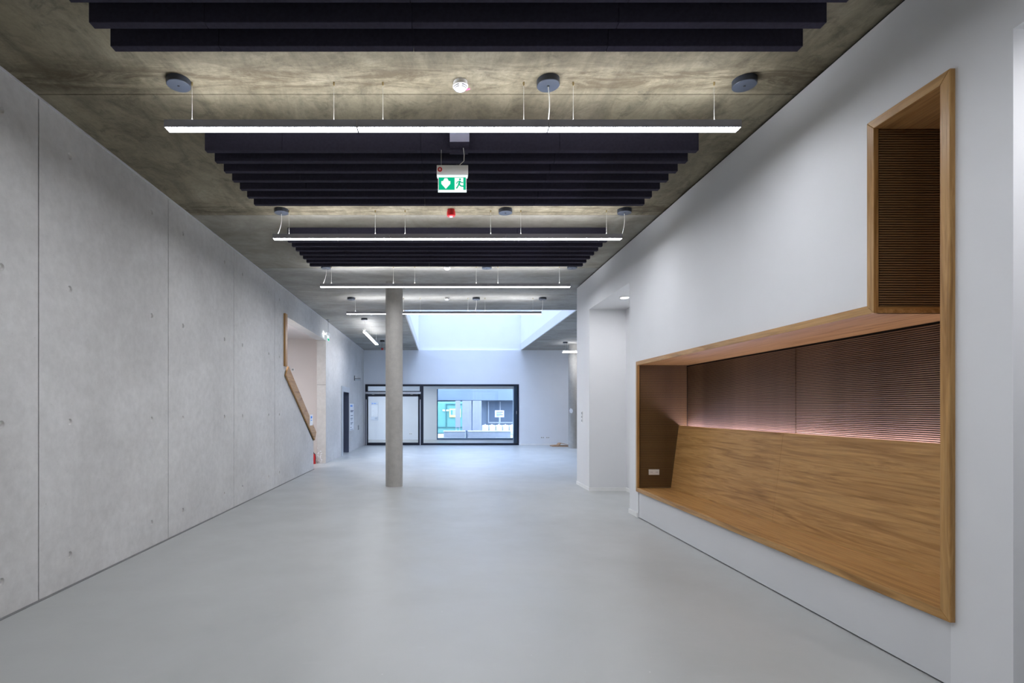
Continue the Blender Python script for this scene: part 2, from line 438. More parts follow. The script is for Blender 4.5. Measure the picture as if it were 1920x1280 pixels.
# ---- stairwell behind the opening
struct('wall_stair', B((-5.45, -5.3, 9.2, 17.1, 0, 4.37), (-5.3, -3.725, 16.95, 17.1, 0, 4.37), (-5.3, -3.725, 9.2, 9.35, 0, 4.37), (-5.3, -3.725, 9.35, 16.95, 3.87, 4.3)),
       'warm_white', 'warm white plaster walls of the stairwell', 'wall')
st = thing('staircase', 'concrete stair flight rising behind the sloped parapet', 'staircase', (-4.5, 14.5, 0))
for i in range(16):
    y1 = 14.5 - i * 0.26; h = (i + 1) * 0.17
    if y1 - 0.26 < 9.36: break
    obj('step', B((-5.29, -3.73, y1 - 0.26, y1, max(0, h - 0.34), h)), 'stone_grey', st)
sl = thing('ceiling_lamp', 'unseen flat lamp added on the ceiling to light the stairwell', 'lamp', (-4.5, 12.9, 3.87))  # fixture added out of view to brighten the stairwell walls
obj('housing', B((-4.95, -4.25, 12.0, 13.15, 3.835, 3.87)), 'white_plastic', sl)
obj('diffuser', B((-4.92, -4.28, 12.03, 13.12, 3.825, 3.836)), 'stair_fill_glow', sl)

# ---- lift doorway in the left wall
d1 = struct('door_2', B((XL - 0.215, XL - 0.2, 18.75, 20.33, 0, 2.34)), 'door_slate', 'dark slate lift door set in the concrete wall', 'door')
obj('door_jamb', B((XL - 0.2, XL - 0.001, 20.31, 20.33, 0, 2.27)), 'door_slate', d1)
obj('door_jamb', B((XL - 0.2, XL - 0.001, 18.75, 18.77, 0, 2.27)), 'door_slate', d1)
obj('door_head', B((XL - 0.2, XL + 0.03, 18.95, 20.36, 2.27, 2.46)), 'door_steel', d1)
obj('door_frame', B((XL - 0.01, XL + 0.035, 18.70, 18.95, 0, 2.46)), 'door_steel', d1)
obj('door_handle', T([(XL - 0.17, 19.9, 0.98), (XL - 0.17, 19.9, 1.15)], 0.012), 'steel', d1)

# ---- glass front in the far wall
k = 0.0243
def fx(px): return (px - 824) * k
def fz(py): return 1.65 - (py - 766.5) * k
ya, yb = YF - 0.02, YF + 0.10
w1 = struct('window_1', B((fx(787), fx(794), ya, yb, 0, 2.775), (fx(794), 3.62, ya, yb, 2.685, 2.775), (fx(794), 3.62, ya, yb, 0, 0.10), (3.545, 3.62, ya, yb, 0.1, 2.685)),
            'frame_black', 'large black framed window of the glass front', 'window')
obj('pane', B((fx(794), 3.545, YF + 0.04, YF + 0.05, 0.1, 2.685)), 'glass', w1)
obj('jamb_panel', B((3.40, 3.545, YF + 0.10, YF + 0.32, 0.1, 2.685)), 'jamb_blue', w1)
obj('handle', T([(3.50, ya - 0.03, 1.42), (3.50, ya - 0.03, 1.56)], 0.014), 'silver', w1)
d0 = struct('door_1', B((-3.38, fx(690), ya, yb, 0, 2.775), (fx(784), fx(787), ya, yb, 0, 2.4), (fx(690), fx(787), ya, yb, 2.685, 2.775),
                        (fx(690), fx(787), ya, yb, 2.41, 2.47), (fx(690), fx(787), ya, yb, 2.22, 2.33), (fx(690), fx(784), ya, yb, 0, 0.12)),
            'frame_black', 'black framed automatic glass door beside the large window', 'door')
obj('transom_pane', B((fx(690), fx(787), YF + 0.04, YF + 0.05, 2.47, 2.685)), 'glass', d0)
op = obj('operator_box', bevelled(B((fx(686), fx(789), ya - 0.12, ya, 2.335, 2.425))), 'silver', d0)
for px in (700, 772):
    obj('sensor', B((fx(px) - 0.05, fx(px) + 0.05, ya - 0.1, ya - 0.03, 2.295, 2.335)), 'grey_plastic', op)
mx = fx(737)
for a, b in ((fx(690), mx - 0.03), (mx + 0.03, fx(784))):
    obj('pane', B((a, b, YF + 0.04, YF + 0.05, 0.12, 2.22)), 'glass', d0)
obj('meeting_stile', B((mx - 0.03, mx + 0.03, ya, yb, 0.12, 2.22)), 'frame_black', d0)
for px in (687, 788):
    obj('guide_rail', B((fx(px) - 0.018, fx(px) + 0.018, ya - 0.05, ya, 0.01, 2.08)), 'silver', d0)

# ---- vestibule and outer glass front
K = 28.6
def ox(px, D=K): return (px - 824) * D / 1000
def oz(py, D=K): return 1.65 - (py - 766.5) * D / 1000
struct('wall_lobby', B((-4.9, ox(817.5), K, K + 0.25, 0, 3.1)), 'far_paint', 'pale solid wall at the back of the entrance lobby', 'wall')
struct('wall_lobby_pier', B((4.03, 4.6, K, K + 0.25, 0, 3.1), (ox(817.5), 4.03, K, K + 0.25, 2.80, 3.1)), 'far_paint', 'pale pier and lintel around the outer lobby window', 'wall')
struct('wall_lobby_left', B((-4.9, -4.75, YF + 0.3, K, 0, 3.1)), 'far_paint', 'pale side wall of the lobby near the notice board', 'wall')
struct('wall_lobby_right', B((4.2, 4.35, YF + 0.3, K, 0, 3.1)), 'far_paint', 'pale side wall of the lobby beside outer window', 'wall')
struct('ceiling_vestibule', B((-4.9, 4.6, YF + 0.3, K + 0.25, 2.86, 3.1)), 'far_paint', 'low white ceiling of the entrance lobby', 'ceiling')
w2 = struct('window_2', B((ox(817.5), ox(819), K - 0.03, K + 0.1, 0, 2.8), (ox(962), 4.03, K - 0.03, K + 0.1, 0, 2.8), (ox(819), ox(962), K - 0.03, K + 0.1, 2.72, 2.8)),
            'white_plastic', 'white framed outer window of the entrance lobby', 'window')
obj('pane', B((ox(819), ox(962), K + 0.03, K + 0.04, 0.09, 2.72)), 'glass', w2)
obj('bottom_rail', B((ox(819), ox(962), K - 0.02, K + 0.1, 0.0, 0.09)), 'jamb_blue', w2)
obj('mullion', B((ox(819), ox(821), K - 0.02, K + 0.08, 0.09, 2.72)), 'jamb_blue', w2)

for (xa, xb, nm) in ((-3.6, -1.2, 'flush ceiling lamp strip in the lobby behind the glass door'), (0.3, 2.7, 'flush ceiling lamp strip in the lobby behind the large window')):
    t = thing('ceiling_lamp', nm, 'lamp', ((xa + xb) / 2, 26.5, 2.86))
    obj('housing', B((xa, xb, 26.4, 26.62, 2.83, 2.86)), 'white_plastic', t)
    obj('diffuser', B((xa + 0.02, xb - 0.02, 26.42, 26.6, 2.822, 2.831)), 'lobby_glow', t)
# ================================================================== BENCH NICHE
nb = thing('bench_niche', 'oak framed L-shaped bench niche with ribbed back in white wall', 'bench', (3.4, 5.6, 0.0))
O = [(3.123, 0.398), (8.125, 0.398), (8.125, 2.37), (3.733, 2.37), (3.733, 3.645), (3.123, 3.645)]
I = [(3.188, 0.458), (8.065, 0.458), (8.065, 2.31), (3.673, 2.31), (3.673, 3.582), (3.188, 3.582)]
for i in range(6):
    j = (i + 1) % 6
    q = [O[i], O[j], I[j], I[i]]
    bm = P(q, 'x', 2.99, 3.026)
    bevelled(bm, 0.004, 2)
    obj('frame_board', bm, 'oak_along' if i % 2 == 0 else 'oak_up', nb)
obj('seat', bevelled(B((3.024, 3.56, 3.188, 8.07, 0.42, 0.4575)), 0.002, 1), 'oak_along', nb)
for a, b in ((3.188, 5.612), (5.615, 8.066)):
    bm = P([(3.50, 0.455), (3.62, 1.40), (3.645, 1.40), (3.525, 0.455)], 'y', a, b)
    obj('backrest', bm, 'oak_along', nb)
obj('head_board', B((3.022, 3.79, 3.673, 8.085, 2.31, 2.34)), 'oak_along', nb)
obj('head_board', B((3.022, 3.79, 3.16, 3.70, 3.582, 3.61)), 'oak_along', nb)
obj('side_board', B((3.022, 3.79, 3.155, 3.188, 0.40, 3.6)), 'oak_up', nb)
obj('corner_board', B((3.022, 3.76, 3.676, 3.70, 2.31, 2.352)), 'oak_across', nb)
PITCH, SH = 0.0168, 0.0100
def slat_set(panel_name, backing, shape, z0, z1, mat):
    p = obj(panel_name, backing, 'slat_back', nb)
    base = None; n = int((z1 - z0) / PITCH)
    for i in range(n):
        z = z0 + 0.003 + i * PITCH
        if base is None:
            base = obj('slat', bevelled(B(shape + (z, z + SH)), 0.0012, 1), mat, p); zb = z
        else:
            c = base.copy(); C.objects.link(c); c.location = (0, 0, z - zb)
    return p
# far end of the seat (faces the camera), backs, and the tall flank
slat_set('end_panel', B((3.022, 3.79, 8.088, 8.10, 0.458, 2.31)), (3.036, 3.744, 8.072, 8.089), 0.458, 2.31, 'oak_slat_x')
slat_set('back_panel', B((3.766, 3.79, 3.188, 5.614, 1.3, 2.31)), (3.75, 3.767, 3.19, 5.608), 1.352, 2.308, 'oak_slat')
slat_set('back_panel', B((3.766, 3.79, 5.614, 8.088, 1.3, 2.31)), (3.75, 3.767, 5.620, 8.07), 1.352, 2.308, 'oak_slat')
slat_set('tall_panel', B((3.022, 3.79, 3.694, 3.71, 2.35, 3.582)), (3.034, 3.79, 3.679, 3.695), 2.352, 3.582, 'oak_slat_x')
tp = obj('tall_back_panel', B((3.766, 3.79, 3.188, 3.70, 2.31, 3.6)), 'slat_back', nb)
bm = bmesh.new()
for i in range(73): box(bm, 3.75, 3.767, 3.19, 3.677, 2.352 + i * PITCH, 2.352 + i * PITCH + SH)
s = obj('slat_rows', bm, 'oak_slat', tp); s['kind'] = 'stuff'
obj('light_strip', B((3.695, 3.735, 3.20, 8.06, 1.34, 1.35)), 'led_pink', nb, label='pinkish white light strip behind the backrest')
obj('light_channel', B((3.64, 3.749, 3.19, 8.07, 1.30, 1.34)), 'dark_plastic', nb)
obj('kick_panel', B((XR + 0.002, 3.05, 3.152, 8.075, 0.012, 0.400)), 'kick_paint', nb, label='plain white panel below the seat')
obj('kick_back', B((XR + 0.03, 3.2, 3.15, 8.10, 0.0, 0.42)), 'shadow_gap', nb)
ou = thing('wall_socket', 'white double socket on the ribbed end of the bench niche', 'socket', (3.24, 8.07, 0.70))
obj('cover_plate', bevelled(B((3.165, 3.325, 8.060, 8.0725, 0.655, 0.737)), 0.003), 'white_plastic', ou)
for cx in (3.205, 3.285):
    so = obj('socket_ring', L(cx, 0, [(0.026, 8.0605), (0.026, 8.056), (0.021, 8.056), (0.020, 8.0605)], 20, 'y', 0.696), 'white_plastic', ou)
    obj('pin_hole', L(cx - 0.008, 0, [(0.004, 8.0605), (0.004, 8.0585)], 8, 'y', 0.696), 'dark_plastic', so)
    obj('pin_hole', L(cx + 0.008, 0, [(0.004, 8.0605), (0.004, 8.0585)], 8, 'y', 0.696), 'dark_plastic', so)

# ---- recess downlight, switches
dl = thing('downlight', 'round recessed downlight in the white recess ceiling', 'lamp', (3.33, 9.6, 3.66))
bm = bmesh.new(); lathe(bm, 3.33, 9.6, [(0.095, 3.66), (0.095, 3.650), (0.07, 3.648), (0.068, 3.66)], 28)
obj('trim_ring', bm, 'white_plastic', dl, True)
obj('lens', L(3.33, 9.6, [(0.068, 3.656), (0.068, 3.6505)], 24), 'downlight_glow', dl)
dn = copy_tree(dl, 0.0, -7.55, -0.01, 'round recessed downlight in the recess before the bench niche')
sw = thing('light_switch', 'white stacked switch plate on the narrow white wall pier', 'switch', (XR, 11.28, 1.48))
obj('plate', bevelled(B((XR - 0.01, XR, 11.24, 11.32, 1.36, 1.60)), 0.003), 'white_plastic', sw)
for z in (1.38, 1.46, 1.535):
    obj('rocker', bevelled(B((XR - 0.016, XR - 0.009, 11.255, 11.305, z, z + 0.05)), 0.002), 'grey_plastic', sw)

# ================================================================== CEILING: LAMPS
LX = (-2.244, -0.673, 0.893, 2.461)
WX = (-2.034, -0.868, -0.465, 0.693, 1.10, 2.258)
CX = (-2.13, 0.888, 2.49)
def lamp_row(y, label, cords):
    """y = centre line; three joined profiles, six wires, three ceiling canopies"""
    t = thing('pendant_lamp', label, 'lamp', (0.11, y, ZC), 'linear pendant lamps under the concrete ceiling')
    z0, z1, w = 3.944, 4.004, 0.046
    for a, b in zip(LX, LX[1:]):
        a, b = a + 0.002, b - 0.002
        p = obj('lamp_profile', B((a, b, y - w, y - w + 0.005, z0, z1), (a, b, y + w - 0.005, y + w, z0, z1), (a, b, y - w + 0.005, y + w - 0.005, z0 + 0.02, z1 - 0.012),
                                  (a, a + 0.004, y - w + 0.005, y + w - 0.005, z0, z1), (b - 0.004, b, y - w + 0.005, y + w - 0.005, z0, z1)), 'lamp_grey', t)
        obj('diffuser', B((a + 0.004, b - 0.004, y - w + 0.005, y + w - 0.005, z0 + 0.001, z0 + 0.012)), 'led_down', p)
        obj('uplight', B((a + 0.004, b - 0.004, y - w + 0.008, y + w - 0.008, z1 - 0.012, z1 - 0.008)), 'led_up', p)
    for x in LX[1:3]:
        obj('joint_pin', B((x - 0.004, x + 0.004, y - w - 0.003, y - w, z0 + 0.004, z0 + 0.04)), 'steel', t)
    for x in WX:
        wv = obj('suspension_wire', T([(x, y, z1 - 0.005), (x, y, ZC)], 0.0016, 5), 'cord_white', t)
        obj('ceiling_anchor', L(x, y, [(0.0075, ZC), (0.0075, ZC - 0.022), (0.004, ZC - 0.03)], 8), 'brass', wv)
        obj('gripper', L(x, y, [(0.004, z1 + 0.03), (0.007, z1 + 0.018), (0.008, z1)], 8), 'cord_white', wv)
    for i, x in enumerate(CX):
        c = obj('canopy', L(x, y - 0.03, [(0.092, ZC), (0.092, ZC - 0.046), (0.088, ZC - 0.05)], 40), 'canopy_grey', t, True)
        obj('cord_outlet', L(x, y - 0.03, [(0.010, ZC - 0.05), (0.008, ZC - 0.056)], 10), 'dark_plastic', c)
        if i in cords:
            ex = x + cords[i]; pts = []
            for q in range(9):
                f = q / 8
                pts.append((x + (ex - x) * f ** 1.6 + 0.012 * math.sin(f * math.pi), y - 0.03 + 0.03 * f, (ZC - 0.05) * (1 - f) + z1 * f))
            obj('power_cord', T(pts, 0.004, 6), 'cord_white', c)
    return t
lamp_row(4.385, 'linear pendant lamp hung beside the smoke detector with pink tag', {1: 0.005})
lamp_row(7.213, 'linear pendant lamp hung beside the red siren', {0: -0.06, 2: -0.02})
lamp_row(10.04, 'linear pendant lamp hung just before the round concrete column', {0: -0.06})
lamp_row(12.90, 'linear pendant lamp hung between the round column and the skylight', {1: -0.03, 2: -0.02})
lamp_row(1.56, 'unseen linear pendant lamp added above the recess before the bench niche', {1: 0.005})  # unseen extra row, added to light the near part of the hall
# foyer lamps along the side and beyond the pier
def line_lamp(label, x0, x1, y0, y1, wires, cans, n):
    cx, cy = (x0 + x1) / 2, (y0 + y1) / 2
    t = thing('pendant_lamp', label, 'lamp', (cx, cy, ZC), 'linear pendant lamps under the concrete ceiling')
    z0, z1 = 3.944, 4.004
    for i in range(n):
        if x1 - x0 > y1 - y0:
            a, b, c, d = x0 + (x1 - x0) * i / n, x0 + (x1 - x0) * (i + 1) / n - 0.004, y0, y1
        else:
            a, b, c, d = x0, x1, y0 + (y1 - y0) * i / n, y0 + (y1 - y0) * (i + 1) / n - 0.004
        p = obj('lamp_profile', B((a, b, c, d, z0 + 0.014, z1 - 0.01)), 'lamp_grey', t)
        obj('diffuser', B((a + 0.004, b - 0.004, c + 0.004, d - 0.004, z0, z0 + 0.015)), 'led_down', p)
        obj('uplight', B((a + 0.008, b - 0.008, c + 0.008, d - 0.008, z1 - 0.01, z1 - 0.006)), 'led_up', p)
    for (x, y) in wires:
        obj('suspension_wire', T([(x, y, z1 - 0.01), (x, y, ZC)], 0.0016, 5), 'cord_white', t)
    for (x, y) in cans:
        c = obj('canopy', L(x, y, [(0.092, ZC), (0.092, ZC - 0.046), (0.088, ZC - 0.05)], 28), 'canopy_grey', t, True)
        obj('power_cord', T([(x, y, ZC - 0.05), (x + 0.02, y + 0.03, 4.15), (x, y + 0.08, 3.995)], 0.004), 'cord_white', c)
    return t
line_lamp('pendant lamp running lengthwise beside the stair opening', -2.285, -2.195, 15.9, 19.1, [(-2.24, 16.1), (-2.24, 17.3), (-2.24, 17.7), (-2.24, 18.9)], [(-2.23, 15.83)], 2)
line_lamp('pendant lamp hung beside the foyer column', 5.0, 9.0, 21.6, 21.69, [(5.2, 21.645), (6.6, 21.645), (7.4, 21.645), (8.8, 21.645)], [(5.05, 21.4)], 3)

# ================================================================== CEILING: BAFFLES
BX = (-2.25, -1.507, -0.178, 1.151, 2.485)
def make_baffle(y, label, group):
    t = thing('ceiling_baffle', label, 'baffle', (0.11, y + 0.03, ZC), group)
    for a, b in zip(BX, BX[1:]):
        obj('baffle_segment', bevelled(B((a + 0.001, b - 0.001, y, y + 0.06, 4.127, ZC)), 0.003, 1), 'baffle_felt', t)
    return t
G1, L1 = 'charcoal baffles before the tagged smoke detector', 'charcoal felt ceiling baffle, {} from the pink-tagged smoke detector'
G2, L2 = 'charcoal baffles above the exit sign', 'charcoal felt baffle above the exit sign, {} from the red siren'
G3, L3 = 'charcoal baffles between the siren and the column', 'charcoal felt baffle between siren and column, {} from the round column'
ORD = ('nearest one', 'second', 'third', 'fourth', 'fifth', 'sixth', 'farthest')
b0 = make_baffle(3.642, L1.format(ORD[0]), G1)
for i in range(1, 6): copy_tree(b0, 0, -0.2235 * i, 0, L1.format(ORD[i]))
b1 = make_baffle(5.108, L2.format(ORD[6]), G2)
for i in range(1, 7): copy_tree(b1, 0, 0.2245 * i, 0, L2.format(ORD[6 - i]))
b2 = make_baffle(7.895, L3.format(ORD[6]), G3)
for i in range(1, 7): copy_tree(b2, 0, 0.2225 * i, 0, L3.format(ORD[6 - i]))

# ================================================================== CEILING: DEVICES
def smoke(x, y, label, tagged=False):
    t = thing('smoke_detector', label, 'smoke detector', (x, y, ZC))
    b = obj('base_ring', L(x, y, [(0.058, ZC), (0.058, ZC - 0.018), (0.052, ZC - 0.022)], 32), 'white_plastic', t, True)
    h = obj('head', L(x, y, [(0.050, ZC - 0.020), (0.063, ZC - 0.026), (0.063, ZC - 0.038), (0.045, ZC - 0.058), (0.026, ZC - 0.064), (0.02, ZC - 0.064)], 32), 'white_plastic', t, True)
    for r, zz in ((0.057, ZC - 0.047), (0.048, ZC - 0.057)):
        for q in range(4):
            a0 = q * math.pi / 2 + 0.2
            pts = [(x + r * math.cos(a0 + w * 0.19), y + r * math.sin(a0 + w * 0.19), zz) for w in range(7)]
            obj('vent_slot', T(pts, 0.0022, 5), 'dark_plastic', h)
    if tagged:
        bm = P([(x + 0.035, y + 0.03), (x + 0.075, y + 0.008), (x + 0.082, y + 0.02), (x + 0.042, y + 0.043)], 'z', ZC - 0.046, ZC - 0.042)
        obj('warning_tag', bm, 'pink_tag', t, label='pink tag')
smoke(0.172, 4.385, 'white smoke detector with a pink tag on the ceiling', True)
smoke(0.145, 10.06, 'white smoke detector peeping out behind the last baffle')
smoke(0.182, 12.85, 'white smoke detector above the lamp next to the skylight')
sr = thing('alarm_siren', 'red cylindrical alarm siren on the concrete ceiling', 'siren', (0.157, 7.19, ZC))
obj('base', L(0.157, 7.19, [(0.050, ZC), (0.050, ZC - 0.03)], 28), 'red_plastic', sr, True)
obj('body', L(0.157, 7.19, [(0.057, ZC - 0.03), (0.057, ZC - 0.075), (0.05, ZC - 0.088), (0.02, ZC - 0.092)], 28), 'red_plastic', sr, True)
obj('lens', L(0.157, 7.19, [(0.025, ZC - 0.09), (0.02, ZC - 0.10)], 16), 'silver', sr, True)

# hanging exit sign
ex = thing('exit_sign', 'lit green exit sign with arrow and running figure hung from ceiling', 'exit sign', (0.125, 5.1, 3.72))
YS = 5.10
obj('shaded_mount_box', bevelled(B((0.097, 0.280, 5.004, 5.235, 4.145, ZC)), 0.003, 1), 'baffle_felt', ex)  # shade under the box put into a dark body; front plate stays light
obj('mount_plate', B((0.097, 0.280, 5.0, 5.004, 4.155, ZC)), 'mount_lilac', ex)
obj('suspension_wire', T([(0.017, YS, 4.127), (0.017, YS, 3.968)], 0.0014, 5), 'cord_white', ex)
obj('power_cord', T([(0.228, YS, 4.145), (0.236, YS, 4.08), (0.234, YS, 4.02), (0.20, YS, 3.99), (0.19, YS, 3.975)], 0.004), 'cord_white', ex)
obj('cable_loop', T([(0.16, YS, 3.97), (0.165, YS, 3.99), (0.185, YS, 3.985), (0.19, YS, 3.968)], 0.005), 'dark_plastic', ex)
ho = obj('housing', bevelled(B((-0.026, 0.273, YS - 0.03, YS + 0.03, 3.877, 3.968)), 0.003), 'white_plastic', ex)
obj('test_button', L(0.004, 0, [(0.022, YS - 0.03), (0.022, YS - 0.036), (0.018, YS - 0.037)], 24, 'y', 3.925), 'red_plastic', ho)
obj('button_mark', B((0.001, 0.007, YS - 0.0385, YS - 0.0365, 3.914, 3.936), (-0.006, 0.014, YS - 0.0385, YS - 0.0365, 3.922, 3.928)), 'white_plastic', ho)
obj('light_slot', B((-0.022, 0.269, YS - 0.022, YS + 0.022, 3.862, 3.877)), 'sign_white', ex)
obj('bottom_edge', B((-0.014, 0.259, YS - 0.006, YS + 0.006, 3.722, 3.742)), 'sign_white', ex)
pn = obj('panel', B((-0.006, 0.251, YS - 0.004, YS + 0.004, 3.742, 3.862)), 'sign_green', ex)
obj('edge_strip', B((-0.014, -0.006, YS - 0.005, YS + 0.005, 3.742, 3.862)), 'white_plastic', ex)
obj('edge_strip', B((0.251, 0.259, YS - 0.005, YS + 0.005, 3.742, 3.862)), 'white_plastic', ex)
f0, f1 = YS - 0.0062, YS - 0.004
obj('arrow', P([(0.048, 3.853), (0.074, 3.853), (0.074, 3.812), (0.088, 3.826), (0.104, 3.826), (0.104, 3.800), (0.061, 3.752), (0.018, 3.800), (0.018, 3.826), (0.034, 3.826), (0.048, 3.812)], 'y', f0, f1), 'sign_white', pn)
obj('door_symbol', B((0.145, 0.228, f0, f1, 3.742, 3.857)), 'sign_white', pn)
g0, g1 = YS - 0.008, YS - 0.0062
bm = bmesh.new()
lathe(bm, 0.196, 0, [(0.009, g0), (0.009, g1)], 14, 'y', 3.842)
for pts, r in (([(0.196, 3.828), (0.186, 3.796)], 0.009), ([(0.186, 3.796), (0.206, 3.778), (0.235, 3.776)], 0.006), ([(0.186, 3.796), (0.176, 3.776), (0.162, 3.756)], 0.006),
               ([(0.194, 3.825), (0.172, 3.818), (0.162, 3.80)], 0.004), ([(0.196, 3.824), (0.214, 3.808), (0.226, 3.814)], 0.004)):
    for a, b in zip(pts, pts[1:]):
        d = Vector((b[0] - a[0], b[1] - a[1])).normalized(); n = Vector((-d.y, d.x)) * r
        prism(bm, [(a[0] + n.x, a[1] + n.y), (b[0] + n.x, b[1] + n.y), (b[0] - n.x, b[1] - n.y), (a[0] - n.x, a[1] - n.y)], 'y', g0, g1)
obj('running_figure', bm, 'sign_green', pn)

# exit sign beside the stair opening (faces the hall)
e2 = thing('exit_sign', 'small exit sign hung at the corner of the stair opening', 'exit sign', (-3.34, 16.0, 3.67))
obj('hanger', T([(-3.34, 16.0, ZC), (-3.34, 16.0, 3.93)], 0.008), 'grey_plastic', e2)
obj('ceiling_rose', L(-3.34, 16.0, [(0.05, ZC), (0.05, ZC - 0.03)], 16), 'grey_plastic', e2)
obj('housing', bevelled(B((-3.375, -3.305, 15.85, 16.15, 3.84, 3.93)), 0.004), 'white_plastic', e2)
p2 = obj('panel', B((-3.346, -3.334, 15.86, 16.14, 3.69, 3.84)), 'sign_white', e2)
obj('green_print', B((-3.334, -3.331, 15.88, 16.12, 3.70, 3.76)), 'sign_green', p2)
obj('spot_head', L(-3.42, 15.85, [(0.02, 3.90), (0.03, 3.86)], 12), 'spot_glow', e2)

# camera-like detector hanging near the lengthwise lamp
dv = thing('ceiling_sensor', 'small dark sensor with red dome hung from foyer ceiling', 'sensor', (-2.24, 20.9, ZC))
obj('canopy', L(-2.24, 20.9, [(0.09, ZC), (0.09, ZC - 0.05)], 20), 'dark_plastic', dv)
obj('stem', T([(-2.24, 20.9, ZC - 0.05), (-2.24, 20.9, 4.02)], 0.012), 'grey_plastic', dv)
obj('dome', L(-2.24, 20.9, [(0.02, 4.04), (0.045, 4.02), (0.045, 3.98), (0.02, 3.955)], 16), 'red_plastic', dv, True)

# ================================================================== COLUMNS
def column(x, y, r, label):
    t = obj('round_column', L(x, y, [(r, 0.0), (r, ZC)], 48), 'column_concrete', None, True)
    tag(t, label, 'column')
    for a in (-2.3, 0.85):
        obj('casting_seam', T([(x + r * math.cos(a), y + r * math.sin(a), 0.001), (x + r * math.cos(a), y + r * math.sin(a), ZC - 0.001)], 0.004, 5), 'column_concrete', t)
    obj('floor_seal', L(x, y, [(r + 0.008, 0.0), (r + 0.008, 0.008)], 40), 'caulk', t)
    return t
column(-0.966, 11.37, 0.182, 'round bare concrete column standing free in the hall')
column(5.60, 22.4, 0.182, 'round concrete column in the foyer with white sheet stuck on')
pc = obj('paper_sheet', P([(5.43, 1.50), (5.52, 1.47), (5.56, 1.56), (5.53, 1.65), (5.45, 1.69), (5.41, 1.60)], 'y', 22.205, 22.212), 'paper')
tag(pc, 'crumpled white sheet stuck to the foyer column', 'paper')

# ================================================================== LEFT WALL ITEMS
rail = thing('stair_rail', 'wooden board edging the sloped stair parapet and opening', 'handrail', (XL, 13.2, 0.8))
obj('rail_board', bevelled(P([(11.83, 2.395), (12.04, 2.615), (14.74, 1.01), (14.57, 0.795)], 'x', XL + 0.012, XL + 0.05), 0.004, 1), 'oak_along', rail)
obj('spacer', P([(11.90, 2.385), (12.0, 2.5), (14.6, 0.90), (14.55, 0.78)], 'x', XL, XL + 0.012), 'shadow_gap', rail)
obj('jamb_board', bevelled(B((XL, XL + 0.045, 11.80, 11.95, 2.60, 3.77)), 0.003, 1), 'oak_up', rail)
ps = thing('paper_sign', 'small white printed notice fixed on the stair board', 'sign', (XL + 0.05, 14.1, 1.25))
obj('sheet', B((XL + 0.05, XL + 0.058, 13.97, 14.28, 1.215, 1.50)), 'paper', ps)
obj('print', B((XL + 0.058, XL + 0.0595, 14.05, 14.2, 1.40, 1.46), (XL + 0.058, XL + 0.0595, 14.05, 14.2, 1.34, 1.36)), 'print_blue', ps)
fe = thing('fire_extinguisher', 'red fire extinguisher standing at the foot of the stairs', 'extinguisher', (-3.80, 16.05, 0))
obj('cylinder', L(-3.80, 16.05, [(0.075, 0.0), (0.08, 0.015), (0.08, 0.24), (0.06, 0.29), (0.025, 0.31), (0.02, 0.31)], 24), 'red_plastic', fe, True)
obj('valve', L(-3.80, 16.05, [(0.025, 0.31), (0.025, 0.35)], 12), 'dark_plastic', fe)
obj('lever', B((-3.81, -3.79, 15.96, 16.06, 0.35, 0.365)), 'dark_plastic', fe)
obj('hose', T([(-3.80, 16.0, 0.34), (-3.72, 15.97, 0.30), (-3.70, 15.97, 0.18), (-3.715, 15.97, 0.08)], 0.011), 'dark_plastic', fe)
ws = thing('wall_socket', 'small white socket on the stairwell end wall', 'socket', (-4.66, 16.95, 2.9))
obj('plate', bevelled(B((-4.71, -4.61, 16.938, 16.95, 2.85, 2.95)), 0.003), 'white_plastic', ws)
obj('insert', B((-4.69, -4.63, 16.934, 16.938, 2.87, 2.93)), 'grey_plastic', ws)
# sign column beside the lift
sg = thing('direction_sign', 'tall white floor directory beside the lift door', 'sign', (XL, 20.95, 0.85))
obj('plate', B((XL, XL + 0.006, 20.48, 21.45, 0.82, 1.86)), 'paper', sg)
for (za, zb, y0, y1, m) in ((1.74, 1.80, 20.6, 21.1, 'print_blue'), (1.57, 1.60, 20.62, 21.35, 'print_dark'), (1.53, 1.555, 20.62, 21.2, 'print_dark'), (1.38, 1.405, 20.7, 21.2, 'print_dark'),
                            (1.27, 1.295, 20.66, 21.2, 'print_dark'), (1.22, 1.24, 20.7, 21.1, 'print_dark'), (1.10, 1.125, 20.66, 21.25, 'print_dark'), (1.05, 1.07, 20.66, 21.05, 'print_dark'),
                            (0.92, 0.94, 20.6, 20.9, 'print_dark'), (0.84, 0.855, 20.55, 21.3, 'print_dark')):
    obj('text_line', B((XL + 0.006, XL + 0.008, y0, y1, za, zb)), m, sg)
wb = thing('wall_bracket', 'thin bracket with clear panel projecting high from concrete wall', 'bracket', (XL, 21.6, 2.8))
obj('bar', B((XL, XL + 0.26, 21.57, 21.63, 2.86, 2.90)), 'grey_plastic', wb)
obj('wall_plate', B((XL, XL + 0.02, 21.55, 21.65, 2.80, 3.0)), 'dark_plastic', wb)
obj('stay', T([(XL + 0.01, 21.6, 2.99), (XL + 0.25, 21.6, 2.90)], 0.008), 'steel', wb)
obj('clear_panel', B((XL + 0.02, XL + 0.27, 21.595, 21.605, 2.79, 2.86)), 'glass', wb)
ic = thing('intercom', 'slim dark call panel on concrete wall near glass front', 'intercom', (XL, 22.7, 0.86))
obj('plate', bevelled(B((XL, XL + 0.02, 22.55, 22.85, 0.77, 0.96)), 0.004), 'grey_plastic', ic)
obj('button', L(0, 22.7, [(0.02, XL + 0.02), (0.02, XL + 0.025)], 14, 'x', 0.86), 'silver', ic)

